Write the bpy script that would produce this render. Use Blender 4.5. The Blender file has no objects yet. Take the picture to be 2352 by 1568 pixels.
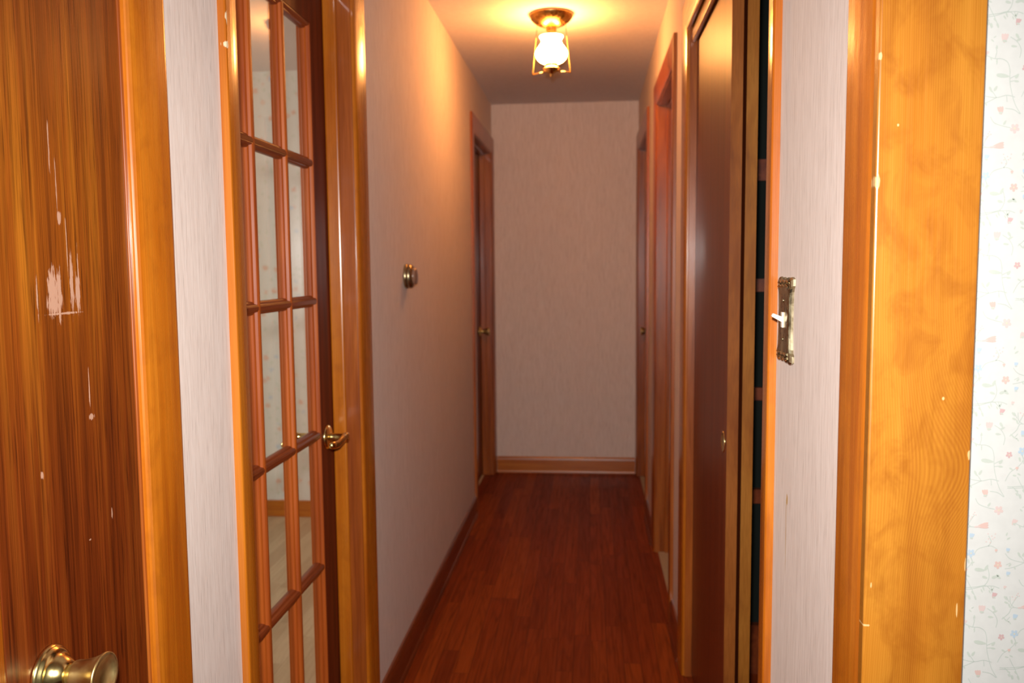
import bpy, bmesh, math, random
from mathutils import Vector, Matrix, Euler
random.seed(4)
S = bpy.context.scene
COL = S.collection

# ------------------------------------------------------------------ dimensions (metres)
XL, XR, YF, ZC = -0.618, 0.3065, 5.403, 2.36      # hall planes: left, right, far, ceiling
WT = 0.115                                        # wall thickness
HEAD = 2.045                                      # door head height
CW, CT = 0.095, 0.014                             # casing width / thickness
LAMP = Vector((-0.154, 3.54, ZC))

# ------------------------------------------------------------------ node helpers
class NT:
    def __init__(s, name):
        s.m = bpy.data.materials.new(name); s.m.use_nodes = True
        s.t = s.m.node_tree; s.t.nodes.clear()
        s.out = s.n('ShaderNodeOutputMaterial')
    def n(s, typ, **kw):
        nd = s.t.nodes.new(typ)
        for k, v in kw.items(): setattr(nd, k, v)
        return nd
    def l(s, a, b): s.t.links.new(a, b)
    def put(s, sock, v):
        if isinstance(v, bpy.types.NodeSocket): s.l(v, sock)
        else: sock.default_value = v
    def math(s, op, a, b=None, c=None, clamp=False):
        nd = s.n('ShaderNodeMath', operation=op, use_clamp=clamp)
        s.put(nd.inputs[0], a)
        if b is not None: s.put(nd.inputs[1], b)
        if c is not None: s.put(nd.inputs[2], c)
        return nd.outputs[0]
    def vmath(s, op, a, b=None):
        nd = s.n('ShaderNodeVectorMath', operation=op)
        s.put(nd.inputs[0], a)
        if b is not None: s.put(nd.inputs[1], b)
        return nd.outputs['Value'] if op == 'LENGTH' else nd.outputs[0]
    def coords(s, scale=(1, 1, 1), loc=(0, 0, 0)):
        tc = s.n('ShaderNodeTexCoord'); mp = s.n('ShaderNodeMapping')
        s.l(tc.outputs['Object'], mp.inputs[0])
        mp.inputs['Scale'].default_value = scale; mp.inputs['Location'].default_value = loc
        return mp.outputs[0]
    def noise(s, vec, scale=1.0, detail=2.0, rough=0.5, dist=0.0, col=False):
        nd = s.n('ShaderNodeTexNoise')
        s.l(vec, nd.inputs['Vector']); nd.inputs['Scale'].default_value = scale
        nd.inputs['Detail'].default_value = detail; nd.inputs['Roughness'].default_value = rough
        nd.inputs['Distortion'].default_value = dist
        return nd.outputs['Color' if col else 'Fac']
    def ramp(s, fac, stops, interp='LINEAR'):
        nd = s.n('ShaderNodeValToRGB'); cr = nd.color_ramp; cr.interpolation = interp
        while len(cr.elements) < len(stops): cr.elements.new(0.5)
        for e, (p, c) in zip(cr.elements, stops):
            e.position = p; e.color = (c[0], c[1], c[2], 1) if hasattr(c, '__len__') else (c, c, c, 1)
        s.l(fac, nd.inputs[0]); return nd.outputs[0]
    def remap(s, v, a, b, c=0.0, d=1.0):
        nd = s.n('ShaderNodeMapRange'); s.put(nd.inputs[0], v)
        for i, x in enumerate((a, b, c, d)): nd.inputs[i + 1].default_value = x
        return nd.outputs[0]
    def mix(s, f, a, b, blend='MIX'):
        nd = s.n('ShaderNodeMix', data_type='RGBA', blend_type=blend)
        s.put(nd.inputs[0], f)
        for i, v in ((6, a), (7, b)):
            if isinstance(v, bpy.types.NodeSocket): s.l(v, nd.inputs[i])
            else: nd.inputs[i].default_value = (v[0], v[1], v[2], 1)
        return nd.outputs[2]
    def bsdf(s, color, rough=0.5, metal=0.0, bump=None, bstr=0.2, bdist=0.001, coat=0.0, coat_rough=0.1, spec=0.5, emit=None, estr=0.0):
        b = s.n('ShaderNodeBsdfPrincipled')
        s.put(b.inputs['Base Color'], color if isinstance(color, bpy.types.NodeSocket) else (*color, 1))
        s.put(b.inputs['Roughness'], rough); b.inputs['Metallic'].default_value = metal
        b.inputs['Coat Weight'].default_value = coat; b.inputs['Coat Roughness'].default_value = coat_rough
        b.inputs['Specular IOR Level'].default_value = spec
        if emit: b.inputs['Emission Color'].default_value = (*emit, 1); b.inputs['Emission Strength'].default_value = estr
        if bump is not None:
            bp = s.n('ShaderNodeBump'); bp.inputs['Strength'].default_value = bstr; bp.inputs['Distance'].default_value = bdist
            s.l(bump, bp.inputs['Height']); s.l(bp.outputs[0], b.inputs['Normal'])
        s.l(b.outputs[0], s.out.inputs[0]); return b
    def marks(s, spots, fuzz=0.45, nscale=260.0, stretch=(1, 1, .12)):
        """mask of irregular worn patches: list of (centre, half size) in object space"""
        pos = s.coords(); nz = s.noise(s.coords(stretch), nscale, 3.0, .6)
        nz = s.remap(nz, .3, .7, -fuzz, fuzz)
        acc = None
        for c, h in spots:
            d = s.vmath('LENGTH', s.vmath('DIVIDE', s.vmath('SUBTRACT', pos, c), h))
            v = s.remap(s.math('ADD', d, nz), 1.0, .82)
            acc = v if acc is None else s.math('MAXIMUM', acc, v)
        return acc

def axis_scale(axis, across, along):
    v = [across] * 3; v['xyz'.index(axis)] = along; return tuple(v)

def wood(name, light, mid, dark, axis='z', across=26.0, along=1.6, rough=.3, fine=.25, rings=None, marks=None, markcol=(.75, .5, .3), coat=.3, fuzz=.45, mscale=260., bstr=.12, blotch=.0, blotchcol=None, offset=(0, 0, 0), spec=.5, knot=None, gold_sheen=None, mottle=None, fleck=0.0):
    k = NT(name)
    base = k.noise(k.coords(axis_scale(axis, across, along), offset), 1.0, 4.0, .55, .6)
    fin = k.noise(k.coords(axis_scale(axis, across * 22, along * 4), offset), 1.0, 3.0, .6)
    val = base
    if rings:
        freq, amp, nsc = rings
        p = k.coords(offset=None) if False else k.coords((1, 1, 1), offset)
        sep = k.n('ShaderNodeSeparateXYZ'); k.l(p, sep.inputs[0])
        cross = k.math('ADD', sep.outputs[0], k.math('MULTIPLY', sep.outputs[2 if axis == 'y' else 1], 1.0))
        wob = k.noise(k.coords(axis_scale(axis, nsc, nsc * .22), offset), 1.0, 1.0, .4)
        u = k.math('ADD', cross, k.math('MULTIPLY', wob, amp))
        if knot:
            kc, kr, ka = knot
            kd = k.vmath('LENGTH', k.vmath('DIVIDE', k.vmath('SUBTRACT', p, kc), kr))
            bump_ = k.math('EXPONENT', k.math('MULTIPLY', k.math('MULTIPLY', kd, kd), -1.0))
            u = k.math('ADD', u, k.math('MULTIPLY', bump_, ka))
        sn = k.math('SINE', k.math('MULTIPLY', u, freq))
        val = k.math('ADD', k.math('MULTIPLY', base, .86), k.math('MULTIPLY', k.remap(sn, -1, 1), .14))
    col = k.ramp(val, [(.25, dark), (.5, mid), (.75, light)])
    f2 = k.remap(fin, .35, .75, 1 - fine, 1 + fine * .4)
    cc = k.n('ShaderNodeCombineColor')
    for i in range(3): k.l(f2, cc.inputs[i])
    col = k.mix(1.0, col, cc.outputs[0], 'MULTIPLY')
    if blotch:
        bl = k.noise(k.coords(axis_scale(axis, 9, 2.5), offset), 1.0, 2.0, .5)
        col = k.mix(k.math('MULTIPLY', k.remap(bl, .5, .7), blotch), col, blotchcol or dark)
    if fleck:                                   # short dark pores along the grain
        fk = k.noise(k.coords(axis_scale(axis, 310, 9), offset), 1.0, 2.0, .6)
        fk2 = k.noise(k.coords(axis_scale(axis, 120, 3.2), (7, 3, 1)), 1.0, 3.0, .6, .4)
        fm_ = k.math('MAXIMUM', k.remap(fk, .56, .70), k.remap(fk2, .56, .74))
        col = k.mix(k.math('MULTIPLY', fm_, fleck), col, tuple(c * .55 for c in dark))
    if mottle:                                  # cloudy figure in the board
        ms, mc, ma = mottle
        mt = k.noise(k.coords(axis_scale(axis, ms, ms * .6), (2, 5, 9)), 1.0, 4.0, .6, .5)
        col = k.mix(k.math('MULTIPLY', k.remap(mt, .47, .68), ma), col, mc)
    if gold_sheen:                                    # soft golden sheen of light, painted into the finish colour
        fc, fr_, fcol = gold_sheen
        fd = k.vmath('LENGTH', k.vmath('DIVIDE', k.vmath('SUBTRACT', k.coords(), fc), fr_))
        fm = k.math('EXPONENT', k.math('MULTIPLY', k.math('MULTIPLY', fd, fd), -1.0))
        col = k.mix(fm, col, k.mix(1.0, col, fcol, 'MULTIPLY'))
    r = k.remap(fin, .3, .7, rough * .85, rough * 1.2)
    if marks:
        m = k.marks(marks, fuzz, mscale)
        col = k.mix(m, col, markcol)
        r = k.math('MAXIMUM', r, k.math('MULTIPLY', m, .7))
    k.bsdf(col, r, bump=fin, bstr=bstr, bdist=.0006, coat=coat, coat_rough=.12, spec=spec)
    return k.m

# ------------------------------------------------------------------ materials
AMB = dict(light=(.53, .168, .012), mid=(.44, .118, .006), dark=(.29, .060, .0035))
M = {}
M['amber'] = wood('amber pine', **AMB, mottle=(34, (.27, .066, .005), .35), across=30, along=1.4, rough=.26, fine=.14, coat=.35, blotch=.35, blotchcol=(.32, .072, .004))
M['amber_chip'] = wood('amber pine chipped', **AMB, across=30, along=1.4, rough=.26, fine=.14, coat=.35, marks=[((.012, -.062, 1.755), (.008, .0022, .006)), ((.012, -.060, 1.750), (.008, .0015, .012)), ((.012, -.061, 1.709), (.010, .005, .006))], markcol=(.66, .50, .32), mscale=300.)
M['amber_y'] = wood('amber pine along hall', **AMB, axis='y', across=30, along=1.4, rough=.26, fine=.14, coat=.35)
M['amber_x'] = wood('amber pine across hall', **AMB, axis='x', across=30, along=1.4, rough=.3, fine=.14, coat=.3)
M['cherry'] = wood('reddish cherry', (.42, .115, .016), (.32, .074, .009), (.19, .036, .005), across=34, along=2, rough=.3, fine=.2, coat=.2, spec=.4)
M['french'] = wood('mahogany stain', (.19, .028, .006), (.135, .018, .004), (.075, .009, .0025), across=40, along=2, rough=.5, fine=.2, coat=.0, spec=.12)
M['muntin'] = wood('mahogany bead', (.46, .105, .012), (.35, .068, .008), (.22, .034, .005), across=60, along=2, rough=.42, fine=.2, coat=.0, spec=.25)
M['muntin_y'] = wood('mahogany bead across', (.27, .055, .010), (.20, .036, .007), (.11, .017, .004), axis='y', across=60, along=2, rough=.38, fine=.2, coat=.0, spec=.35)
M['luan'] = wood('dark luan veneer', (.235, .044, .006), (.17, .027, .004), (.09, .013, .003), across=55, along=.8, rough=.37, fine=.3, coat=.0, spec=.46)
M['edge'] = wood('pale door edge', (.33, .130, .020), (.265, .092, .012), (.17, .048, .007), across=18, along=5, rough=.5, fine=.2, coat=.0, blotch=.5, blotchcol=(.20, .05, .009), spec=.12)
M['edge_red'] = wood('reddish door edge', (.30, .098, .018), (.235, .068, .011), (.15, .036, .006), across=18, along=5, rough=.5, fine=.2, coat=.0, blotch=.55, blotchcol=(.16, .036, .007), spec=.12)
M['base_dark'] = wood('dark stained baseboard', (.24, .05, .012), (.17, .032, .008), (.09, .016, .005), axis='y', across=30, along=2, rough=.3, fine=.2)
DC = (-.618, .95, 1.0)
def dl(y, z): return (0.0, y - .806, z)      # near closet door, local coordinates
NEAR = [(dl(.924, 1.31), (.02, .0085, .026)), (dl(.936, 1.305), (.02, .006, .030)), (dl(.925, 1.295), (.02, .013, .012)),
        (dl(.961, 1.318), (.02, .0035, .034)), (dl(.972, 1.306), (.02, .005, .022)), (dl(.975, 1.33), (.02, .0010, .04)),
        (dl(.896, 1.305), (.02, .0012, .025)), (dl(.945, 1.283), (.02, .030, .0016)),
        (dl(.931, 1.47), (.02, .0012, .03)), (dl(.941, 1.43), (.02, .0009, .03)), (dl(.943, 1.395), (.02, .0035, .008)),
        (dl(.955, 1.37), (.02, .0009, .04)), (dl(.985, 1.185), (.02, .0013, .026)), (dl(.986, 1.152), (.02, .006, .004)),
        (dl(.887, 1.102), (.02, .003, .0045)), (dl(1.02, 1.02), (.02, .0013, .008)), (dl(.97, 1.0), (.02, .002, .001))]
M['walnut'] = wood('worn golden brown veneer', (.24, .052, .006), (.155, .025, .003), (.058, .008, .0016), fleck=.75, across=46, along=1.1, rough=.3, fine=.42, coat=.12, gold_sheen=((0, .12, 1.42), (1, .22, .26), (1.75, 2.6, 1.6)), marks=NEAR, markcol=(.40, .215, .14), fuzz=.5, mscale=420., bstr=.2)  # flash sheen on the upper door is painted into its colour
def jl(x, z): return (x - .350, 0, z)
JM = [(jl(.2985, 1.418), (.0030, .02, .007)), (jl(.2985, 1.545), (.002, .02, .004)), (jl(.318, 1.475), (.0011, .02, .0014)), (jl(.2995, .94), (.005, .02, .0013)), (jl(.4005, 1.13), (.0018, .02, .006)), (jl(.304, .985), (.0007, .02, .003)), (jl(.401, 1.01), (.0010, .02, .009)), (jl(.372, 1.19), (.0014, .02, .0018)), (jl(.394, .96), (.0008, .02, .008))]
M['jamb_pine'] = wood('honey pine board', (.355, .142, .015), (.295, .104, .009), (.20, .056, .0045), mottle=(30, (.19, .052, .0035), .6), across=22, along=1.6, rough=.27, fine=.1, rings=(2750.0, .05, 6.0), knot=((.062, 0, 1.115), (.055, 1, .085), -.045), marks=JM, markcol=(.46, .28, .11), fuzz=.35, mscale=330., coat=.45, blotch=.5, blotchcol=(.32, .095, .006))

def fibre(name, c1, c2, cd, sheen, marks=None, mcol=None):
    k = NT(name)
    a = k.noise(k.coords((270, 270, 8)), 1.0, 4.0, .62)
    b = k.noise(k.coords((520, 520, 20), (3, 1, 7)), 1.0, 2.0, .6)
    c = k.noise(k.coords((5, 5, 1.0)), 1.0, 2.0, .5)
    col = k.ramp(a, [(.3, c2), (.62, c1)])
    col = k.mix(k.math('MULTIPLY', k.remap(b, .56, .72), .62), col, cd)
    col = k.mix(k.math('MULTIPLY', k.remap(b, .42, .28), .45), col, sheen)
    col = k.mix(k.math('MULTIPLY', k.remap(c, .4, .7), .25), col, c2)
    if marks: col = k.mix(k.marks(marks, .3, 300.), col, mcol)
    k.bsdf(col, .75, bump=a, bstr=.25, bdist=.0006, spec=.25)
    return k.m
PAP = ((.72, .61, .55), (.63, .515, .455), (.42, .325, .285), (.84, .75, .71))
M['paper'] = fibre('grasscloth wallpaper', *PAP)
M['paper_r'] = fibre('grasscloth wallpaper torn', *PAP, marks=[((.3065, 1.3265, .91), (.05, .0016, .065)), ((.3065, 1.322, .968), (.05, .0045, .010))], mcol=(.50, .31, .13))
k = NT('ceiling paint'); nz = k.noise(k.coords((60, 60, 60)), 1, 3)
k.bsdf(k.ramp(nz, [(.3, (.66, .60, .58)), (.7, (.71, .65, .63))]), .8, bump=nz, bstr=.15, bdist=.001, spec=.2); M['ceiling'] = k.m
k = NT('plain plaster'); nz = k.noise(k.coords((20, 20, 20)), 1, 2)
k.bsdf(k.ramp(nz, [(.3, (.66, .62, .56)), (.7, (.70, .66, .60))]), .8, spec=.2); M['plain'] = k.m
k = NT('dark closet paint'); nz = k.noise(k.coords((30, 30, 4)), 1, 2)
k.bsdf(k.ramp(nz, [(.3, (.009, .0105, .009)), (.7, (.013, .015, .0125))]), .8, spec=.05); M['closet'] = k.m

def planks(name, cols, w, length, gap, rough, grain, axis=0):
    k = NT(name)
    sep = k.n('ShaderNodeSeparateXYZ'); k.l(k.coords(), sep.inputs[0])
    X, Y = sep.outputs[axis], sep.outputs[1 - axis]
    u = k.math('DIVIDE', X, w); row = k.math('FLOOR', u)
    wn = k.n('ShaderNodeTexWhiteNoise', noise_dimensions='1D'); k.l(row, wn.inputs['W'])
    v = k.math('ADD', k.math('DIVIDE', Y, length), k.math('MULTIPLY', wn.outputs['Value'], 7.3)); cell = k.math('FLOOR', v)
    cmb = k.n('ShaderNodeCombineXYZ'); k.l(row, cmb.inputs[0]); k.l(cell, cmb.inputs[1])
    w2 = k.n('ShaderNodeTexWhiteNoise', noise_dimensions='2D'); k.l(cmb.outputs[0], w2.inputs['Vector'])
    off = k.vmath('ADD', k.coords(), k.vmath('MULTIPLY', w2.outputs['Color'], (3.0, 5.0, 2.0)))
    gr = k.n('ShaderNodeMapping'); k.l(off, gr.inputs[0]); gr.inputs['Scale'].default_value = (90, 3.0, 1) if axis == 0 else (3.0, 90, 1)
    g = k.noise(gr.outputs[0], 1.0, 4.0, .6, 1.0)
    gr2 = k.n('ShaderNodeMapping'); k.l(off, gr2.inputs[0]); gr2.inputs['Scale'].default_value = (17, 1.1, 1) if axis == 0 else (1.1, 17, 1)
    w_ = k.noise(gr2.outputs[0], 1.0, 1.0, .4)
    cath = k.remap(k.math('SINE', k.math('MULTIPLY', w_, 70.0)), .2, 1.0)
    col = k.ramp(w2.outputs['Value'], [(0, cols[0]), (.5, cols[1]), (1, cols[2])])
    col = k.mix(k.math('MULTIPLY', k.remap(g, .45, .7), grain), col, cols[3])
    col = k.mix(k.math('MULTIPLY', cath, grain * .45), col, cols[3])
    fu = k.math('FRACT', u); fv = k.math('FRACT', v)
    e1 = k.math('LESS_THAN', fu, gap / w); e2 = k.math('LESS_THAN', fv, gap / length)
    seam = k.math('MAXIMUM', e1, e2)
    col = k.mix(k.math('MULTIPLY', seam, .7), col, tuple(c * .35 for c in cols[3]))
    spk = k.remap(k.noise(k.coords((210, 60, 1)), 1, 1), .78, .82)
    col = k.mix(k.math('MULTIPLY', spk, .35), col, cols[2])
    k.bsdf(col, k.remap(g, .3, .7, rough * .9, rough * 1.15), bump=k.math('SUBTRACT', 1.0, seam), bstr=.15, bdist=.0008, coat=.0, coat_rough=.25, spec=.10)
    return k.m
M['floor'] = planks('red stained oak strips', ((.185, .025, .0022), (.24, .036, .0030), (.30, .053, .0045), (.075, .009, .0012)), .057, .78, .0018, .46, .55)
M['floor2'] = planks('light oak strips', ((.50, .36, .22), (.56, .42, .26), (.61, .46, .29), (.36, .24, .13)), .065, .9, .001, .35, .35)
k = NT('carpet pile'); nz = k.noise(k.coords((260, 260, 260)), 1, 4, .7)
k.bsdf(k.ramp(nz, [(.3, (.34, .24, .145)), (.7, (.52, .40, .26))]), .95, bump=nz, bstr=.8, bdist=.004, spec=.1); M['carpet'] = k.m

def metal(name, col, rough, var=.0, c2=None, scale=(60, 60, 60)):
    k = NT(name); nz = k.noise(k.coords(scale), 1, 3, .6)
    c = k.ramp(nz, [(.3, c2 or col), (.7, col)])
    k.bsdf(c, k.remap(nz, .3, .7, rough * (1 - var), rough * (1 + var)), metal=1.0)
    return k.m
M['brass'] = metal('polished brass', (.86, .68, .30), .19, .2, (.78, .58, .22))
M['brass_old'] = metal('aged satin brass', (.72, .55, .24), .36, .3, (.60, .43, .17), (40, 40, 40))
M['brass_dark'] = metal('dark antique brass', (.40, .25, .09), .3, .3, (.28, .16, .05))
M['bronze'] = metal('satin bronze', (.40, .31, .18), .3, .25, (.30, .22, .12))
M['pewter'] = metal('antique pewter brass', (.50, .44, .29), .30, .35, (.25, .20, .115), (70, 70, 40))
def plain(name, c, rough, **kw):
    k = NT(name); nz = k.noise(k.coords((90, 90, 90)), 1, 2)
    k.bsdf(k.ramp(nz, [(.3, tuple(x * .95 for x in c)), (.7, c)]), rough, **kw); return k.m
M['ivory'] = plain('ivory plastic', (.80, .70, .55), .35)
M['black'] = plain('black track', (.012, .011, .010), .5)
M['dome'] = plain('tinted thermostat dome', (.24, .12, .075), .1, coat=.6)
M['shade'] = plain('lit opal glass', (.9, .85, .75), .3, emit=(1, .41, .105), estr=118.0)
# clear glass panes
k = NT('clear glass')
fr = k.n('ShaderNodeFresnel'); ge = k.n('ShaderNodeNewGeometry'); k.l(k.remap(ge.outputs['Backfacing'], 0, 1, 1.5, 1 / 1.5), fr.inputs['IOR'])
tr = k.n('ShaderNodeBsdfTransparent'); tr.inputs[0].default_value = (.97, .98, .975, 1)
gl = k.n('ShaderNodeBsdfGlossy'); gl.inputs['Roughness'].default_value = .02
mx = k.n('ShaderNodeMixShader'); k.l(fr.outputs[0], mx.inputs[0]); k.l(tr.outputs[0], mx.inputs[1]); k.l(gl.outputs[0], mx.inputs[2])
k.l(mx.outputs[0], k.out.inputs[0]); M['glass'] = k.m
# printed floral papers
M['f_paper'] = plain('white floral paper', (.375, .368, .350), .6, spec=.3)
for nm, c in (('f_green', (.50, .57, .50)), ('f_leaf', (.56, .62, .53)), ('f_coral', (.80, .47, .40)), ('f_pink', (.80, .56, .52)), ('f_blue', (.47, .62, .77)), ('f_red', (.68, .36, .36)), ('f_yellow', (.80, .68, .45))):
    M[nm] = plain(nm, tuple(x * .36 + y * .27 for x, y in zip(c, (.375, .368, .350))), .6, spec=.3)
k = NT('floral paper in room')
def dots(scale, thr, seed):
    v = k.n('ShaderNodeTexVoronoi'); k.l(k.coords((1, 1, 1), seed), v.inputs['Vector']); v.inputs['Scale'].default_value = scale
    return k.remap(k.math('ADD', v.outputs['Distance'], k.remap(k.noise(k.coords((190, 190, 190), seed), 1, 2), .3, .7, -.1, .1)), thr, thr * .6)
col = k.mix(k.math('MULTIPLY', dots(26, .30, (1, 2, 3)), .5), (.72, .70, .64), (.55, .60, .48))
col = k.mix(k.math('MULTIPLY', dots(15, .27, (5, 1, 9)), .8), col, (.74, .44, .33))
col = k.mix(k.math('MULTIPLY', dots(13, .20, (2, 7, 4)), .7), col, (.45, .55, .66))
k.bsdf(col, .7, spec=.2); M['f_far'] = k.m

# ------------------------------------------------------------------ mesh helpers (world coordinates; shifted to the parent's base on linking)
def link(name, bm, mats, parent=None, smooth=False, loc=None, bevel=0.0, seg=2, **props):
    base = Vector(parent['_base']) if parent else Vector(loc or (0, 0, 0))
    bmesh.ops.translate(bm, verts=bm.verts, vec=-base)
    bmesh.ops.recalc_face_normals(bm, faces=bm.faces)
    me = bpy.data.meshes.new(name); bm.to_mesh(me); bm.free()
    for m in (mats if isinstance(mats, (list, tuple)) else [mats]): me.materials.append(m if not isinstance(m, str) else M[m])
    o = bpy.data.objects.new(name, me); COL.objects.link(o)
    if smooth:
        for p in me.polygons: p.use_smooth = True
    if parent: 
        o.parent = parent; o['_base'] = tuple(base)
    else:
        o.location = base; o['_base'] = tuple(base)
    if bevel:
        b = o.modifiers.new('bevel', 'BEVEL'); b.width = bevel; b.segments = seg; b.limit_method = 'ANGLE'; b.angle_limit = math.radians(40)
        b.harden_normals = False
    for kk, v in props.items(): o[kk] = v
    return o
def root(name, loc, **props):
    o = bpy.data.objects.new(name, None); COL.objects.link(o); o.location = loc; o.empty_display_size = .05
    o['_base'] = tuple(loc)
    for kk, v in props.items(): o[kk] = v
    return o
def B(): return bmesh.new()
def box(bm, x0, x1, y0, y1, z0, z1, mi=0):
    vs = [bm.verts.new((x, y, z)) for x in (x0, x1) for y in (y0, y1) for z in (z0, z1)]
    fs = []
    for q in ((0, 1, 3, 2), (4, 6, 7, 5), (0, 4, 5, 1), (2, 3, 7, 6), (0, 2, 6, 4), (1, 5, 7, 3)):
        f = bm.faces.new([vs[i] for i in q]); f.material_index = mi; fs.append(f)
    return fs
def loft(bm, rings, closed=True, cap=True, mi=0):
    R = [[bm.verts.new(p) for p in r] for r in rings]
    n = len(R[0])
    for a, b in zip(R, R[1:]):
        for i in range(n if closed else n - 1):
            j = (i + 1) % n
            f = bm.faces.new((a[i], a[j], b[j], b[i])); f.material_index = mi
    if cap:
        for r in (R[0], R[-1]):
            try: f = bm.faces.new(r); f.material_index = mi
            except ValueError: pass
def lathe(bm, prof, origin, axis='x', n=40, mi=0, sx=1, close=False):
    """prof: list of (radius, distance along axis)"""
    rings = []
    for r, t in prof:
        ring = []
        for i in range(n):
            a = 2 * math.pi * i / n; c, s = r * math.cos(a), r * math.sin(a)
            if axis == 'x': p = (origin[0] + t * sx, origin[1] + c, origin[2] + s)
            elif axis == 'y': p = (origin[0] + c, origin[1] + t * sx, origin[2] + s)
            else: p = (origin[0] + c, origin[1] + s, origin[2] + t * sx)
            ring.append(p)
        rings.append(ring)
    loft(bm, rings, True, True, mi)
def tube(bm, pts, rad, n=12, mi=0, flat=(1, 1)):
    pts = [Vector(p) for p in pts]; rings = []
    up0 = Vector((0, 0, 1))
    for i, p in enumerate(pts):
        t = (pts[min(i + 1, len(pts) - 1)] - pts[max(i - 1, 0)]).normalized()
        up = up0 if abs(t.dot(up0)) < .95 else Vector((0, 1, 0))
        a = t.cross(up).normalized(); b = a.cross(t).normalized()
        r = rad[i] if hasattr(rad, '__len__') else rad
        rings.append([p + a * (r * flat[0] * math.cos(2 * math.pi * k / n)) + b * (r * flat[1] * math.sin(2 * math.pi * k / n)) for k in range(n)])
    loft(bm, rings, True, True, mi)

# ------------------------------------------------------------------ casing (door trim) with mitred corners
PROF = [(0, 0), (0, .0045), (.0018, .0070), (.006, .0090), (.015, .0108), (.030, .0123), (.048, .0134), (.065, .0140), (.088, .0140), (.0925, .0132), (.095, .0110), (.095, 0)]
def casing_set(parent, wallx, sgn, y0, y1, zh, mats=('amber', 'amber_y'), width=CW, y1cut=None, near=None, nearmat=None):
    """casing on a hall side wall; sgn=+1 faces +x. y0,y1 inner edges, zh inner head."""
    X = lambda t: wallx + sgn * t
    sc = width / .095; sn = (near or width) / .095
    lim = lambda v: min(v, y1cut) if y1cut else v
    bm = B()
    loft(bm, [[(X(t), y0 - w * sn, 0.001) for w, t in PROF], [(X(t), y0 - w * sn, zh + w * sc) for w, t in PROF]])
    link('side_casing', bm, nearmat or mats[0], parent)
    bm = B()
    loft(bm, [[(X(t), lim(y1 + w * sc), 0.001) for w, t in PROF], [(X(t), lim(y1 + w * sc), zh + w * sc) for w, t in PROF]])
    link('side_casing', bm, mats[0], parent)
    bm = B()
    loft(bm, [[(X(t), y0 - w * sn, zh + w * sc) for w, t in PROF], [(X(t), lim(y1 + w * sc), zh + w * sc) for w, t in PROF]])
    link('head_casing', bm, mats[1], parent)
def jamb_set(parent, xa, xb, y0, y1, zh, mat='amber', stop=None, th=.019, smat=None):
    """jamb boards lining an opening between wall faces xa..xb; clear opening y0..y1, zh"""
    bm = B()
    box(bm, xa, xb, y0 - th, y0, 0, zh + th); box(bm, xa, xb, y1, y1 + th, 0, zh + th); box(bm, xa, xb, y0, y1, zh, zh + th)
    link('jamb', bm, mat, parent, bevel=.0015)
    if stop:
        s0, s1 = stop; bm = B()
        for ya, yb in ((y0, y0 + .011), (y1 - .011, y1)): box(bm, s0, s1, ya, yb, 0, zh)
        box(bm, s0, s1, y0 + .011, y1 - .011, zh - .011, zh)
        link('stop', bm, smat or mat, parent, bevel=.005, seg=3)
def trim(n, x, y, label):
    return root('trim_%d' % n, (x, y, 0), kind='structure', label=label, category='door trim')

# ------------------------------------------------------------------ room shell
def wall_run(name, x0, x1, ya, yb, openings, mats, **props):
    bm = B(); y = ya
    for a, b, h in openings:
        box(bm, x0, x1, y, a, 0, ZC); box(bm, x0, x1, a, b, h, ZC); y = b
    if yb > y: box(bm, x0, x1, y, yb, 0, ZC)
    return link(name, bm, mats, kind='structure', **props)
JT = .019
DN0, DN1 = .806, 1.092          # near left closet door opening
FR0, FR1 = 1.463, 2.203         # french door opening
FL0, FL1 = 4.525, 5.320         # far doors (both sides)
CL0, CL1 = 1.482, 2.680         # closet opening
BA0, BA1 = 3.165, 3.885         # open doorway on the right
NR1 = .920                      # near right doorway, far jamb face
wall_run('wall_left', XL - WT, XL, -1.0, YF, [(DN0 - JT, DN1 + JT, HEAD + JT), (FR0 - JT, FR1 + JT, HEAD + JT), (FL0 - JT, FL1 + JT, HEAD + JT)], 'paper',
         label='left hall wall in pinkish beige grasscloth wallpaper', category='wall')
wall_run('wall_right', XR, XR + WT, .95, YF, [(CL0 - JT, CL1 + JT, HEAD + .05), (BA0 - JT, BA1 + JT, HEAD + JT), (FL0 - JT, FL1 + JT, HEAD + JT)], 'paper_r',
         label='right hall wall in pinkish beige grasscloth wallpaper with a torn streak', category='wall')
bm = B(); box(bm, XL - WT, XR + WT, YF, YF + .1, 0, ZC)
link('wall_far', bm, 'paper', kind='structure', label='blank wallpapered wall closing the end of the hall', category='wall')
bm = B(); box(bm, -4.0, 2.0, -1.2, YF + .1, ZC, ZC + .1)
link('ceiling', bm, 'ceiling', kind='structure', label='plain painted ceiling lit orange by the hall lamp', category='ceiling')
bm = B(); box(bm, XL - .06, XR + .012, -1.2, YF, -.05, 0)
link('floor', bm, 'floor', kind='structure', label='dark red stained oak strip floor along the hall', category='floor')
bm = B(); box(bm, -4.0, XL - .06, -1.2, YF, -.05, 0)
link('floor_left_room', bm, 'floor2', kind='structure', label='light wood floor of the room seen through the glazed door', category='floor')
bm = B(); box(bm, XR + .012, 2.0, 2.80, YF, -.05, 0.004)
link('floor_right_room', bm, 'carpet', kind='structure', label='tan carpet beyond the open doorway on the right', category='carpet')
bm = B(); box(bm, XR + .012, 2.0, -1.2, 2.80, -.05, 0.0)
link('floor_near_room', bm, 'floor', kind='structure', label='wood floor of the room with floral paper', category='floor')
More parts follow.
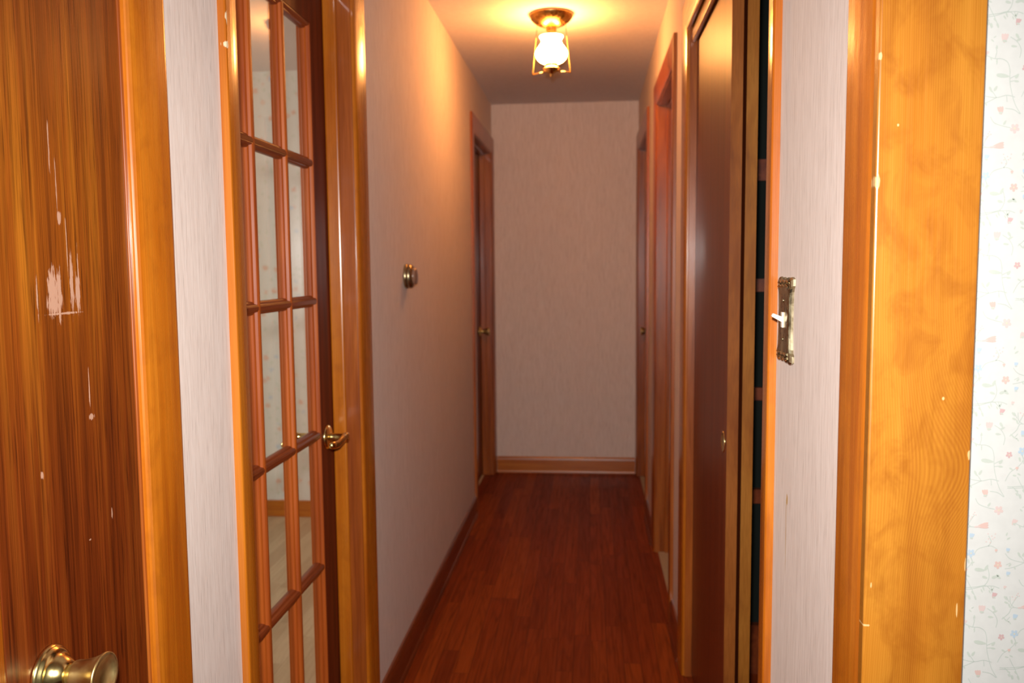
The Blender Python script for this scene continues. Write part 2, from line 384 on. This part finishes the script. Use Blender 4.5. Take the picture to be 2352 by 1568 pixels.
# left room
bm = B(); box(bm, -4.0, XL - WT, 4.35, 4.45, 0, ZC)
link('wall_left_room', bm, 'f_far', kind='structure', label='floral papered wall seen through the glazed door', category='wall')
bm = B(); box(bm, -4.1, -4.0, -1.2, 4.45, 0, ZC)
link('wall_left_room_side', bm, 'plain', kind='structure', label='outer wall of the room behind the glazed door', category='wall')
bm = B(); box(bm, -4.0, XL - WT, -1.3, -1.2, 0, ZC)
link('wall_left_room_near', bm, 'plain', kind='structure', label='near wall of the room behind the glazed door', category='wall')
bm = B(); box(bm, -4.0, XL - WT, 4.335, 4.35, 0, .09); 
link('baseboard_left_room', bm, 'amber_x', kind='structure', label='honey wood baseboard under the floral wall behind the glazed door', category='baseboard', bevel=.003)
# closet interior and carpeted room shell
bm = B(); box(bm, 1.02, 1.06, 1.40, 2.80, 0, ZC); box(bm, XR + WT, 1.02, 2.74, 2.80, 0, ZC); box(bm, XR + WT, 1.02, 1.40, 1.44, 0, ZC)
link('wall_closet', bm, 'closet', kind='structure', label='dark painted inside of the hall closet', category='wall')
wcl = bpy.data.objects['wall_closet']
for z0, z1 in ((1.595, 1.66), (1.25, 1.29), (.905, .945), (.57, .615), (.0, .165)):
    bm = B(); box(bm, .44, 1.0, 2.715, 2.74, z0, z1); link('shelf_cleat', bm, 'base_dark', wcl, label='dark wooden shelf cleat')
bm = B(); box(bm, 1.9, 2.0, 2.80, YF, 0, ZC); box(bm, XR + WT, 1.9, 4.10, 4.16, 0, ZC)
link('wall_right_room', bm, 'plain', kind='structure', label='plain walls of the carpeted room on the right', category='wall')

# baseboards with shoe moulding
BBP = [(0, 0), (.0185, 0), (.0185, .006), (.016, .014), (.0125, .0185), (.0125, .085), (.0105, .096), (.006, .103), (0, .105)]
def baseboard(name, mat, pts, label):
    bm = B()
    if pts[0] == 'side':
        _, wx, s, y0, y1 = pts
        loft(bm, [[(wx + s * t, y, z + .0005) for t, z in BBP] for y in (y0, y1)])
    else:
        _, wy, x0, x1 = pts
        loft(bm, [[(x, wy - t, z + .0005) for t, z in BBP] for x in (x0, x1)])
    link(name, bm, mat, kind='structure', label=label, category='baseboard')
baseboard('baseboard_left', 'base_dark', ('side', XL, 1, FR1 + .005 + CW, FL0 - .005 - CW), 'dark red brown baseboard along the left hall wall')
baseboard('baseboard_left_near', 'base_dark', ('side', XL, 1, DN1 + .005 + CW, FR0 - .005 - .060), 'short baseboard left of the glazed door')
baseboard('baseboard_far', 'amber_x', ('far', YF, XL + .016, XR - .016), 'honey wood baseboard across the end wall')
baseboard('baseboard_right', 'base_dark', ('side', XR, -1, CL1 + .005 + CW, BA0 - .005 - CW), 'short dark baseboard between closet and open doorway')
baseboard('baseboard_right_far', 'base_dark', ('side', XR, -1, BA1 + .005 + CW, FL0 - .005 - CW), 'dark baseboard between open doorway and last door on the right')
baseboard('baseboard_right_near', 'base_dark', ('side', XR, -1, NR1 + .012 + CW, CL0 - .005 - .062), 'baseboard under the light switch')

# ------------------------------------------------------------------ trims
R5 = .005
t = trim(1, XL, DN0, 'amber casing around the worn narrow door at the left edge')
casing_set(t, XL, 1, DN0 - R5, DN1 + R5, HEAD + R5); jamb_set(t, XL - WT, XL, DN0, DN1, HEAD, 'cherry')
t = trim(2, XL, FR0, 'amber casing and jamb around the glazed door on the left')
casing_set(t, XL, 1, FR0 - R5, FR1 + R5, HEAD + R5, near=.060, nearmat='amber_chip'); jamb_set(t, XL - WT, XL, FR0, FR1, HEAD, 'cherry', stop=(-.6895, -.653), smat='amber')
t = trim(3, XL, FL0, 'casing and jamb around the last door on the left')
casing_set(t, XL, 1, FL0 - R5, FL1 + R5, HEAD + R5, ('cherry', 'cherry'), y1cut=YF); jamb_set(t, XL - WT, XL, FL0, FL1, HEAD, 'cherry', stop=(-.6895, -.653))
t = trim(4, XR, FL0, 'casing and jamb around the last door on the right')
casing_set(t, XR, -1, FL0 - R5, FL1 + R5, HEAD + R5, ('cherry', 'cherry'), y1cut=YF); jamb_set(t, XR, XR + WT, FL0, FL1, HEAD, 'cherry', stop=(XR + .035, XR + .0715))
t = trim(5, XR, BA0, 'casing and jamb of the open doorway onto tan carpet')
casing_set(t, XR, -1, BA0 - R5, BA1 + R5, HEAD + R5, ('cherry', 'cherry')); jamb_set(t, XR, XR + WT, BA0, BA1, HEAD, 'cherry', stop=(XR + .040, XR + .0765))
t = trim(6, XR, CL0, 'amber casing around the sliding door closet')
casing_set(t, XR, -1, CL0 - R5, CL1 + R5, HEAD + R5, near=.062); jamb_set(t, XR, XR + WT, CL0, CL1, HEAD + .03, 'cherry')
bm = B(); box(bm, XR + .006, XR + .019, CL0, CL1, HEAD - .035, HEAD + .03)
link('track_fascia', bm, 'amber_y', t, bevel=.006, seg=4)
bm = B(); box(bm, XR + .0245, XR + .105, CL0, CL1, HEAD + .005, HEAD + .028)
link('track', bm, 'black', t)
# near right doorway: casing on the hall side, deep honey pine jamb facing the camera
t = trim(7, .350, NR1, 'honey pine jamb and casing of the near doorway at the right')
bm = B()
loft(bm, [[(XR - tt, NR1 + .005 + w, 0.001) for w, tt in PROF], [(XR - tt, NR1 + .005 + w, ZC - .1) for w, tt in PROF]])
link('side_casing', bm, 'amber', t)
bm = B(); box(bm, .2970, .4025, NR1, NR1 + .025, 0, ZC - .15)
link('jamb', bm, 'jamb_pine', t, bevel=.0022, seg=3)

# ------------------------------------------------------------------ floral papered wall of the near right room (pattern is part of its mesh)
FX, FZ, KX, KZ, FY = .4057, 1.6045, .000154, .000161, .945
VINES = [
 [(1085,108),(1180,105),(1260,85),(1330,80),(1378,95)], [(1150,30),(1170,70),(1190,105),(1215,160)], [(1300,238),(1345,270),(1372,320),(1365,372)],
 [(1150,350),(1200,372),(1250,375),(1290,400),(1305,450),(1306,492),(1315,560),(1345,660),(1385,728)], [(1090,560),(1130,600),(1220,620),(1290,607),(1345,620)],
 [(1090,668),(1150,655),(1225,620)], [(1285,690),(1340,700),(1380,728)], [(1190,740),(1215,780),(1270,802),(1325,815)], [(1085,1022),(1130,980),(1150,940),(1190,940)],
 [(1195,1135),(1220,1095),(1270,1076),(1310,1070),(1350,1090)], [(1175,1150),(1185,1185),(1150,1230),(1100,1270),(1068,1330)], [(1288,1205),(1305,1280),(1282,1340),(1230,1357),(1120,1368),(1085,1366)],
 [(1120,1370),(1150,1400),(1175,1450)], [(1230,1357),(1290,1350),(1335,1400)], [(1135,860),(1140,910),(1170,940)], [(1140,940),(1165,890),(1190,855)], [(1110,860),(1130,900)],
 [(1205,375),(1215,330),(1208,300)], [(1220,375),(1218,410)], [(1320,80),(1325,110)], [(1100,640),(1130,625)], [(1310,500),(1350,480)], [(1310,520),(1350,515)], [(1225,620),(1190,570)], [(1290,607),(1295,650)],
 [(1160,1120),(1185,1180),(1185,1210)], [(1330,1385),(1340,1360)], [(1290,1000),(1310,1040),(1290,1070)], [(1140,1005),(1120,1030)]]
LEAVES = [(1345,15,50,20,-.3),(1365,5,30,14,.6),(1215,165,34,14,1.2),(1195,128,28,11,.9),(1160,12,28,10,.5),(1345,235,40,18,1.0),(1355,258,34,14,-.4),(1326,298,40,15,.1),
 (1260,482,88,27,.15),(1352,487,36,20,-.9),(1352,520,32,14,.1),(1185,568,44,16,1.1),(1217,562,40,18,-1.0),(1125,640,26,12,-.8),(1158,660,26,11,1.2),(1285,782,34,15,-1.0),
 (1105,872,36,15,.9),(1112,905,34,13,.4),(1132,925,30,12,1.3),(1160,1180,34,15,1.3),(1188,1188,30,12,-.3),(1238,1238,72,26,.1),(1284,1222,46,20,-1.1),(1276,1290,40,18,.3),(1370,1288,36,16,.5),
 (1175,1432,34,14,1.2),(1148,1395,26,11,.4),(1108,455,30,12,-.6),(1216,300,26,10,1.3),(1218,392,24,10,1.4),(1180,372,26,10,1.2),(1095,425,26,11,-1.2),(1150,150,26,11,1.0),
 (1270,1370,34,10,1.2),(1258,1385,30,9,1.0),(1325,108,34,10,1.4),(1312,120,26,9,1.1),(1334,98,28,9,-1.0),(1120,1032,34,9,.5),(1100,1015,28,9,.7),(1140,1045,28,9,.9),(1185,258,26,9,.7),(1200,235,22,8,-.6),(1130,1290,28,11,.2),(1105,1245,30,12,.5)]
TULIP = [(1262,245,62,.1,'f_pink'),(1255,703,54,-.2,'f_coral'),(1113,702,36,.3,'f_blue'),(1106,537,34,.2,'f_blue'),(1173,1003,44,.3,'f_blue'),(1140,340,46,.6,'f_pink'),(1344,1102,24,.1,'f_coral'),
         (1143,1242,26,.2,'f_coral'),(1343,1415,44,.4,'f_red'),(1095,797,26,.4,'f_pink')]
TRUMP = [(1240,932,100,-.1,'f_coral')]
STAR = [(1350,820,64,'f_pink'),(1173,1122,58,'f_blue'),(1086,1148,46,'f_red'),(1360,1200,56,'f_coral')]
BUDS = [(1150,862),(1165,882),(1180,850),(1197,855),(1172,868),(1188,838),(1290,1020),(1311,1000),(1331,1010),(1302,1045),(1275,1040),(1318,1020),(1335,985),(1285,985)]
FM = ['f_paper', 'f_green', 'f_leaf', 'f_coral', 'f_pink', 'f_blue', 'f_red', 'f_yellow', 'plain']
fbm = B()
fs = box(fbm, .400, .4220, FY, .9498, 0, ZC) + box(fbm, .4220, 2.0, FY, FY + .09, 0, ZC)
X0, X1, Z0, Z1 = .403, .80, .55, 2.2
def fface(pts, mat, dx, dz, lift):
    lift += (int(dx / 318) * 5 + int(dz / 10) * 3) % 11 * .00002
    P = [((FX + (u + dx - 1100) * KX), FY - lift, FZ - (v + dz) * KZ) for u, v in pts]
    if min(p[0] for p in P) < X0 or max(p[0] for p in P) > X1 or min(p[2] for p in P) < Z0 or max(p[2] for p in P) > Z1: return
    f = fbm.faces.new([fbm.verts.new(p) for p in P]); f.material_index = FM.index(mat)
def petal(cx, cy, L, W, ang, mat, dx, dz, lift, tip=.5):
    c, s = math.cos(ang), math.sin(ang); pts = []
    for i in range(10):
        a = 2 * math.pi * i / 10; u = math.cos(a) * L / 2; v = math.sin(a) * W / 2 * (1 - .35 * math.cos(a) * tip)
        pts.append((cx + u * c - v * s, cy + u * s + v * c))
    fface(pts, mat, dx, dz, lift)
def catmull(p, n=6):
    out = []; q = [p[0]] + list(p) + [p[-1]]
    for i in range(1, len(q) - 2):
        for k in range(n):
            tt = k / n
            out.append(tuple(.5 * (2 * q[i][d] + (q[i + 1][d] - q[i - 1][d]) * tt + (2 * q[i - 1][d] - 5 * q[i][d] + 4 * q[i + 1][d] - q[i + 2][d]) * tt ** 2 + (3 * q[i][d] - q[i - 1][d] - 3 * q[i + 1][d] + q[i + 2][d]) * tt ** 3) for d in (0, 1)))
    return out + [p[-1]]
def floral_tile(dx, dz):
    for vi, v in enumerate(VINES):
        c = catmull(v)
        for a, b in zip(c, c[1:]):
            d = math.hypot(b[0] - a[0], b[1] - a[1]) or 1; nx, ny = -(b[1] - a[1]) / d * 2.3, (b[0] - a[0]) / d * 2.3
            fface([(a[0] + nx, a[1] + ny), (b[0] + nx, b[1] + ny), (b[0] - nx, b[1] - ny), (a[0] - nx, a[1] - ny)], 'f_green', dx, dz, .0002 + vi % 9 * .00002)
    for cx, cy, L, W, a in LEAVES: petal(cx, cy, L, W, a, 'f_leaf', dx, dz, .0004, .8)
    for cx, cy, s_, a, m in TULIP:
        for da in (-.45, 0, .45):
            petal(cx + math.sin(da) * s_ * .3, cy, s_, s_ * .36, math.pi / 2 + a + da * .8 + math.pi, m, dx, dz, .0006 + .0002 * da, -.3)
        petal(cx, cy + s_ * .3, s_ * .5, s_ * .25, a, 'f_leaf', dx, dz, .0009)
    for cx, cy, L, a, m in TRUMP:
        for da in (-.22, -.05, .14): petal(cx + 8, cy + da * 50, L * .8, L * .17, a + da, m, dx, dz, .0006 + da * .0004, -.9)
        petal(cx - 30, cy + 4, L * .45, L * .12, a, 'f_pink', dx, dz, .0009)
    for cx, cy, s_, m in STAR:
        for i in range(5):
            a = i * 2 * math.pi / 5 + .3
            petal(cx + math.cos(a) * s_ * .28, cy + math.sin(a) * s_ * .28, s_ * .46, s_ * .34, a, m, dx, dz, .0006 + i * .00006, -.6)
        petal(cx, cy, s_ * .2, s_ * .2, 0, 'f_yellow', dx, dz, .0011)
    for cx, cy in BUDS: petal(cx, cy, 10, 9, 0, 'f_pink', dx, dz, .0006)
for i in range(0, 8):
    for j in range(-3, 5): floral_tile(i * 318, j * 1270 + (i % 2) * 560)
fbm2 = fbm
me_f = link('wall_right_floral', fbm2, FM, kind='structure', label='white wall paper with small pastel flowers at the right edge', category='wall')

# ------------------------------------------------------------------ doors
# worn narrow door, far left
d = root('door_1', (XL, DN0, 0), kind='structure', label='worn golden brown narrow door with peeled veneer and brass knob', category='door')
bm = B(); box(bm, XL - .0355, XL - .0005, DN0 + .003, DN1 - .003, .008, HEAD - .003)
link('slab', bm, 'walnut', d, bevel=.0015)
KY, KZ_ = .878, .872
kn = B(); lathe(kn, [(.0335, 0), (.0335, .003), (.0315, .0055), (.0305, .006), (.0295, .009), (.0265, .0105), (.0235, .0115), (.0215, .018), (.0165, .0245), (.0135, .027)], (XL - .0005, KY, KZ_), n=56)
ro = link('rosette', kn, 'brass', d, smooth=True)
kn = B(); lathe(kn, [(.0130, .026), (.0135, .030), (.0165, .0315), (.0172, .034), (.0178, .042), (.0205, .053), (.0236, .0605), (.0262, .0645), (.0270, .0662), (.0268, .0674), (.0250, .0680), (.0222, .0678), (.0205, .0655), (.0120, .0625), (.002, .0618)], (XL, KY, KZ_), n=56)
link('knob', kn, 'brass_old', d, smooth=True, label='flared satin brass knob')
bm = B(); box(bm, XL - .024, XL - .010, DN0 + .0005, DN0 + .004, KZ_ - .030, KZ_ + .030); box(bm, XL - .022, XL - .012, DN0 - .003, DN0 + .003, KZ_ - .008, KZ_ + .008)
link('latch', bm, 'brass', d)

# glazed french door
DX0, DX1 = -.725, -.690
d = root('door_2', (DX0, FR0, 0), kind='structure', label='mahogany stained french door with small glass panes and brass lever', category='door')
fy0, fy1 = FR0 + .003, FR1 - .003
GY = [1.545, 1.718, 1.912, 2.097]; GZ = [.205, .557, .905, 1.252, 1.598, 1.940]
ST0, ST1 = GY[0], GY[-1]
bm = B(); box(bm, DX0, DX1, fy0, ST0, .008, HEAD - .003); box(bm, DX0, DX1, ST1, fy1, .008, HEAD - .003)
link('stile', bm, 'french', d, bevel=.0012)
bm = B(); box(bm, DX0, DX1, ST0, ST1, .008, GZ[0]); box(bm, DX0, DX1, ST0, ST1, GZ[-1], HEAD - .003)
link('rail', bm, 'muntin_y' if False else 'french', d)
GXC = (DX0 + DX1) / 2
MP = [(.0145, .002), (.0137, .0062), (.0112, .0080), (.0095, .0086), (.0090, .0100), (.0076, .0142), (.0054, .0158), (.0044, .0156), (.0034, .0165)]
MPF = [(a, b) for a, b in MP] + [(-a, b) for a, b in reversed(MP)] + [(-a, -b) for a, b in MP] + [(a, -b) for a, b in reversed(MP)]
HB = [(0, .0168), (.0045, .0168), (.0060, .0145), (.0080, .0105), (.0085, .0090), (.0110, .0085), (.0135, .0060), (.0140, .002)]
HBF = [(a, b) for a, b in HB] + [(a, -b) for a, b in reversed(HB)]
bm = B()
for y in GY[1:-1]: loft(bm, [[(GXC + t_, y + w, z) for w, t_ in MPF] for z in (GZ[0], GZ[-1])])
loft(bm, [[(GXC + t_, ST0 + w, z) for w, t_ in HBF] for z in (GZ[0], GZ[-1])])
loft(bm, [[(GXC + t_, ST1 - w, z) for w, t_ in HBF] for z in (GZ[0], GZ[-1])])
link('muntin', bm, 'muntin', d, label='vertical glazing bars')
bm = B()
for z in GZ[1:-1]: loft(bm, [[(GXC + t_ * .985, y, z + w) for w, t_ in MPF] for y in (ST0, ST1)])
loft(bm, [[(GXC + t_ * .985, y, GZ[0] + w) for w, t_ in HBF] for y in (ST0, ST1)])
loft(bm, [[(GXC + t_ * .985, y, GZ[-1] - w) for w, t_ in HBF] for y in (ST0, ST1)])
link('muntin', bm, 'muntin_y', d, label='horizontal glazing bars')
bm = B(); box(bm, GXC - .0015, GXC + .0015, ST0 + .002, ST1 - .002, GZ[0] + .002, GZ[-1] - .002)
link('glass', bm, 'glass', d)
LY, LZ = 2.140, .892
for s_, xf in ((1, DX1), (-1, DX0)):
    bm = B(); lathe(bm, [(.0320, 0), (.0320, .0025), (.0300, .0050), (.0270, .0072), (.0190, .0085), (.0125, .0095)], (xf, LY, LZ), n=44, sx=s_)
    h = link('lever_handle', bm, 'brass', d, smooth=True, label='polished brass lever handle')
    bm = B(); lathe(bm, [(.0115, .009), (.0110, .014), (.0098, .017), (.0098, .044), (.0120, .046), (.0128, .050), (.0125, .0555), (.0085, .058), (.002, .0585)], (xf, LY, LZ), n=32, sx=s_)
    link('neck', bm, 'brass', h, smooth=True)
    xx = xf + s_ * .0495
    bm = B(); tube(bm, [(xx, LY + .004, LZ), (xx + s_ * .001, LY - .016, LZ + .001), (xx + s_ * .001, LY - .040, LZ - .002), (xx, LY - .065, LZ - .0055), (xx - s_ * .002, LY - .088, LZ - .003), (xx - s_ * .005, LY - .104, LZ - .001), (xx - s_ * .008, LY - .108, LZ - .001)],
                   [.0105, .0105, .0098, .0092, .0092, .0088, .0045], n=18, flat=(.72, 1.05))
    link('lever', bm, 'brass', h, smooth=True)

# far doors with knobs
def slab_door(n, xa, xb, face_s, y0, y1, ky, label):
    dd = root('door_%d' % n, (xa, y0, 0), kind='structure', label=label, category='door')
    bm = B(); box(bm, xa, xb, y0 + .003, y1 - .003, .008, HEAD - .003); link('slab', bm, 'luan', dd, bevel=.001)
    xf = xb if face_s > 0 else xa
    bm = B(); lathe(bm, [(.032, 0), (.032, .003), (.029, .006), (.017, .010), (.0125, .013), (.0125, .030), (.018, .034), (.020, .044), (.0265, .058), (.0262, .062), (.02, .0635), (.002, .060)], (xf, ky, .935), n=32, sx=face_s)
    link('knob', bm, 'brass_old', dd, smooth=True, label='brass door knob')
slab_door(3, -.725, -.690, 1, FL0, FL1, FL1 - .065, 'last brown door on the left beside the end wall')
slab_door(4, XR + .072, XR + .107, -1, FL0, FL1, FL1 - .065, 'last brown door on the right beside the end wall')
# bypass closet doors slid to the far end
def bypass(n, x0, x1, y0, y1, label, pull):
    dd = root('door_%d' % n, (x0, y0, 0), kind='structure', label=label, category='sliding door')
    bm = B(); fs = box(bm, x0, x1, y0, y1, .012, HEAD - .01)
    for f in fs:
        c = f.calc_center_median()
        if abs(c.y - y0) < 1e-4 or abs(c.y - y1) < 1e-4: f.material_index = 1
    link('slab', bm, ['luan', 'edge_red' if pull else 'edge'], dd)
    if pull:
        bm = B(); lathe(bm, [(.0270, 0), (.0265, .0016), (.0240, .0020), (.0215, .0010), (.0200, .0003), (.002, .0002)], (x0, y0 + .050, .90), n=36, sx=-1)
        link('finger_pull', bm, 'brass', dd, smooth=True)
bypass(5, .3285, .3555, 2.040, CL1 - .002, 'front sliding closet door, dark brown with round finger pull', True)
bypass(6, .3650, .3915, 2.046, CL1 - .004, 'rear sliding closet door showing only its pale wooden edge', False)
# ------------------------------------------------------------------ ceiling lamp
L = root('ceiling_lamp', tuple(LAMP), label='lit brass hurricane style ceiling lamp with glowing opal glass shade', category='ceiling lamp')
lx, ly = LAMP.x, LAMP.y
def LZ_(d): return ZC - d
bm = B(); lathe(bm, [(.002, 0.0), (.078, 0.0), (.090, .003), (.091, .006), (.089, .010), (.083, .020), (.072, .031), (.058, .041), (.043, .0475), (.028, .0495), (.002, .0495)], (lx, ly, ZC), axis='z', sx=-1, n=56)
link('canopy', bm, 'brass_dark', L, smooth=True)
bm = B()
n = 48
rings = []
for r, dd in ((.0215, .049), (.0215, .056), (.0200, .058), (.0200, .078), (.0220, .080), (.0220, .092)):
    rings.append([(lx + (r + (.0009 if i % 4 < 2 and .057 < dd < .079 else 0)) * math.cos(2 * math.pi * i / n), ly + (r + (.0009 if i % 4 < 2 and .057 < dd < .079 else 0)) * math.sin(2 * math.pi * i / n), ZC - dd) for i in range(n)])
loft(bm, rings); link('collar', bm, 'brass_dark', L, smooth=True)
bm = B()
SH = [(.0475, .088), (.0485, .0905), (.0450, .096), (.0415, .103), (.0405, .110), (.0440, .118), (.0520, .129), (.0600, .140), (.0650, .150), (.0662, .158), (.0645, .167), (.0580, .179), (.0470, .1890), (.0340, .1955), (.0265, .1975)]
rings = [[(lx + r * math.cos(2 * math.pi * i / 40), ly + r * math.sin(2 * math.pi * i / 40), ZC - dd) for i in range(40)] for r, dd in SH]
loft(bm, rings, True, False); link('shade', bm, 'shade', L, smooth=True, label='glowing white opal glass shade')
bm = B()
rings = []
for r, dd in ((.0265, .1970), (.0265, .200), (.0250, .202), (.0250, .211), (.028, .213), (.0335, .2150), (.0365, .2165), (.0365, .219), (.031, .222), (.029, .226), (.022, .232), (.012, .237), (.007, .239), (.0065, .244), (.0045, .248), (.001, .250)):
    rings.append([(lx + r * math.cos(2 * math.pi * i / 40), ly + r * math.sin(2 * math.pi * i / 40), ZC - dd) for i in range(40)])
loft(bm, rings); link('burner', bm, 'brass', L, smooth=True)
ang = math.radians(-8)
for s_ in (-1, 1):
    ex, ey = lx + s_ * .078 * math.cos(ang), ly + s_ * .078 * math.sin(ang)
    tx, ty = lx + s_ * .058 * math.cos(ang), ly + s_ * .058 * math.sin(ang)
    bm = B(); tube(bm, [(lx + s_ * .026 * math.cos(ang), ly + s_ * .026 * math.sin(ang), ZC - .229), (lx + s_ * .05 * math.cos(ang), ly + s_ * .05 * math.sin(ang), ZC - .232), (ex, ey, ZC - .235)], [.0026, .0026, .0026], n=10)
    link('arm', bm, 'brass', L, smooth=True)
    bm = B(); tube(bm, [(ex, ey, ZC - .239), (ex, ey, ZC - .232), ((ex + tx) / 2, (ey + ty) / 2, ZC - .133), (tx, ty, ZC - .036), (tx, ty, ZC - .028)], [.0032, .0014, .0012, .0012, .0020], n=10)
    link('rod', bm, 'brass_dark', L, smooth=True)
    bm = B(); lathe(bm, [(.001, .0), (.004, .002), (.0055, .006), (.0045, .010), (.001, .012)], (tx + s_ * .004, ty, ZC - .024), axis='z', sx=-1, n=14)
    link('rod_cap', bm, 'brass_dark', L, smooth=True)

# ------------------------------------------------------------------ thermostat
th = root('thermostat', (XL, 2.81, 1.307), label='round bronze thermostat on the left hall wall', category='thermostat')
bm = B(); lathe(bm, [(.0405, -.0012), (.0415, .002), (.0415, .0075), (.0400, .0095), (.0385, .0100)], (XL, 2.81, 1.307), n=56)
link('wall_plate', bm, 'bronze', th, smooth=True)
bm = B(); lathe(bm, [(.0380, .0095), (.0400, .0115), (.0405, .0150), (.0395, .0195), (.0370, .0235), (.0330, .0265), (.0300, .0275)], (XL, 2.81, 1.307), n=56)
link('dial_ring', bm, 'bronze', th, smooth=True)
bm = B(); lathe(bm, [(.0290, .0270), (.0288, .0300), (.0275, .0345), (.0250, .0375), (.0160, .0395), (.002, .0402)], (XL, 2.81, 1.307), n=56)
link('dome', bm, 'dome', th, smooth=True, label='dark tinted clear dome')

# ------------------------------------------------------------------ ornate switch plate
SY0, SY1, SZ0, SZ1 = 1.294, 1.386, 1.181, 1.314
yc, zc = (SY0 + SY1) / 2, (SZ0 + SZ1) / 2
sw = root('light_switch', (XR, yc, zc), label='ornate pewter coloured switch plate with ivory toggle on the right wall', category='light switch')
hw, hh = (SY1 - SY0) / 2, (SZ1 - SZ0) / 2
half = [(0, .90), (.14, .93), (.30, .99), (.44, .93), (.54, .885), (.66, .94), (.80, 1.0), (1.0, .95), (1.0, .80), (.90, .74), (.85, .66), (.80, .40), (.78, 0)]
out = half + [(u, -v) for u, v in reversed(half[:-1])] + [(-u, -v) for u, v in half[1:]] + [(-u, v) for u, v in reversed(half[1:-1])]
bm = B()
rings = []
for sc, sz, t_ in ((1, 1, 0), (1, 1, .0035), (.955, .97, .0065), (.88, .935, .0072), (.85, .925, .0060), (.80, .91, .0060), (.77, .90, .0072), (.70, .88, .0074)):
    rings.append([(XR - t_, yc + u * hw * sc, zc + v * hh * sz) for u, v in out])
loft(bm, rings)
pl = link('switch_plate', bm, 'pewter', sw)
for s_ in (-1, 1):                                # chevron ridges at both ends of the plate
    bm = B()
    for k_ in range(2):
        pts = [(XR - .0076, yc + u * hw, zc + s_ * (hh * .86 - k_ * .006 + (.0032 if i % 2 else 0))) for i, u in enumerate((-.72, -.48, -.24, 0, .24, .48, .72))]
        tube(bm, pts, .0019, n=8)
    link('chevron_ridge', bm, 'pewter', pl)
bm = B(); box(bm, XR - .0098, XR - .0070, yc - .0050, yc + .0050, zc - .0120, zc + .0120)
tg = link('toggle', bm, 'ivory', sw, bevel=.0008)
bm = B()
loft(bm, [[(XR - .008, yc - .0042, zc - .0046), (XR - .008, yc + .0042, zc - .0046), (XR - .008, yc + .0042, zc + .0046), (XR - .008, yc - .0042, zc + .0046)],
          [(XR - .0255, yc - .0034, zc + .0055), (XR - .0255, yc + .0034, zc + .0055), (XR - .0230, yc + .0034, zc + .0105), (XR - .0230, yc - .0034, zc + .0105)]])
link('lever', bm, 'ivory', tg, bevel=.0012)
bm = B()
for s_ in (-1, 1):
    bm = B(); lathe(bm, [(.0034, 0), (.0034, .0006), (.0022, .0014), (.0005, .0016)], (XR - .0073, yc, zc + s_ * .030), n=18, sx=-1)
    link('screw', bm, 'pewter', sw, smooth=True)

# ------------------------------------------------------------------ clean helper props
for o in COL.objects:
    if '_base' in o: del o['_base']

# ------------------------------------------------------------------ lights
def light(name, typ, loc, energy, color, rot=None, **kw):
    d_ = bpy.data.lights.new(name, typ); d_.energy = energy; d_.color = color
    for a, b in kw.items(): setattr(d_, a, b)
    o = bpy.data.objects.new(name, d_); o.location = loc
    if rot: o.rotation_euler = rot
    COL.objects.link(o); return o
# the photographer's flash, just above the lens
light('camera_flash', 'SPOT', (-.02, .02, 1.425), 194.0, (1.0, .985, .955), (math.radians(80.5), 0, math.radians(4)), shadow_soft_size=.022, spot_size=math.radians(108), spot_blend=1.0)
# added area light: assumed daylight in the room behind the french door, no window
light('left_room_assumed_daylight', 'AREA', (-3.9, 2.4, 1.45), 58.0, (1.0, .97, .88), (0, math.radians(-90), 0), shape='RECTANGLE', size=1.3, size_y=1.3)
W = bpy.data.worlds.new('World'); S.world = W; W.use_nodes = True
W.node_tree.nodes['Background'].inputs[0].default_value = (1.0, .85, .7, 1); W.node_tree.nodes['Background'].inputs[1].default_value = .08

# ------------------------------------------------------------------ camera
f_px, pit, yaw, rol, h = 1935.93, .0870810, .0920669, -.0092351, 1.33164
cp, sp, cy, sy = math.cos(pit), math.sin(pit), math.cos(yaw), math.sin(yaw)
F = Vector((-sy * cp, cy * cp, -sp)); R = Vector((cy, sy, 0)); U = R.cross(F)
c, s = math.cos(rol), math.sin(rol)
R2 = c * R + s * U; U2 = -s * R + c * U
cd = bpy.data.cameras.new('camera'); cam = bpy.data.objects.new('camera', cd); COL.objects.link(cam)
cam.matrix_world = Matrix(((R2.x, U2.x, -F.x, 0), (R2.y, U2.y, -F.y, 0), (R2.z, U2.z, -F.z, h), (0, 0, 0, 1)))
cd.sensor_fit = 'HORIZONTAL'; cd.sensor_width = 22.3; cd.lens = f_px / 2352 * 22.3
cd.clip_start = .02; cd.clip_end = 50
cd.dof.use_dof = True; cd.dof.focus_distance = 1.18; cd.dof.aperture_fstop = 3.8
S.camera = cam
S.view_settings.view_transform = 'Standard'; S.view_settings.look = 'None'
S.view_settings.exposure = 0.0; S.view_settings.gamma = 1.0; S.view_settings.use_curve_mapping = False
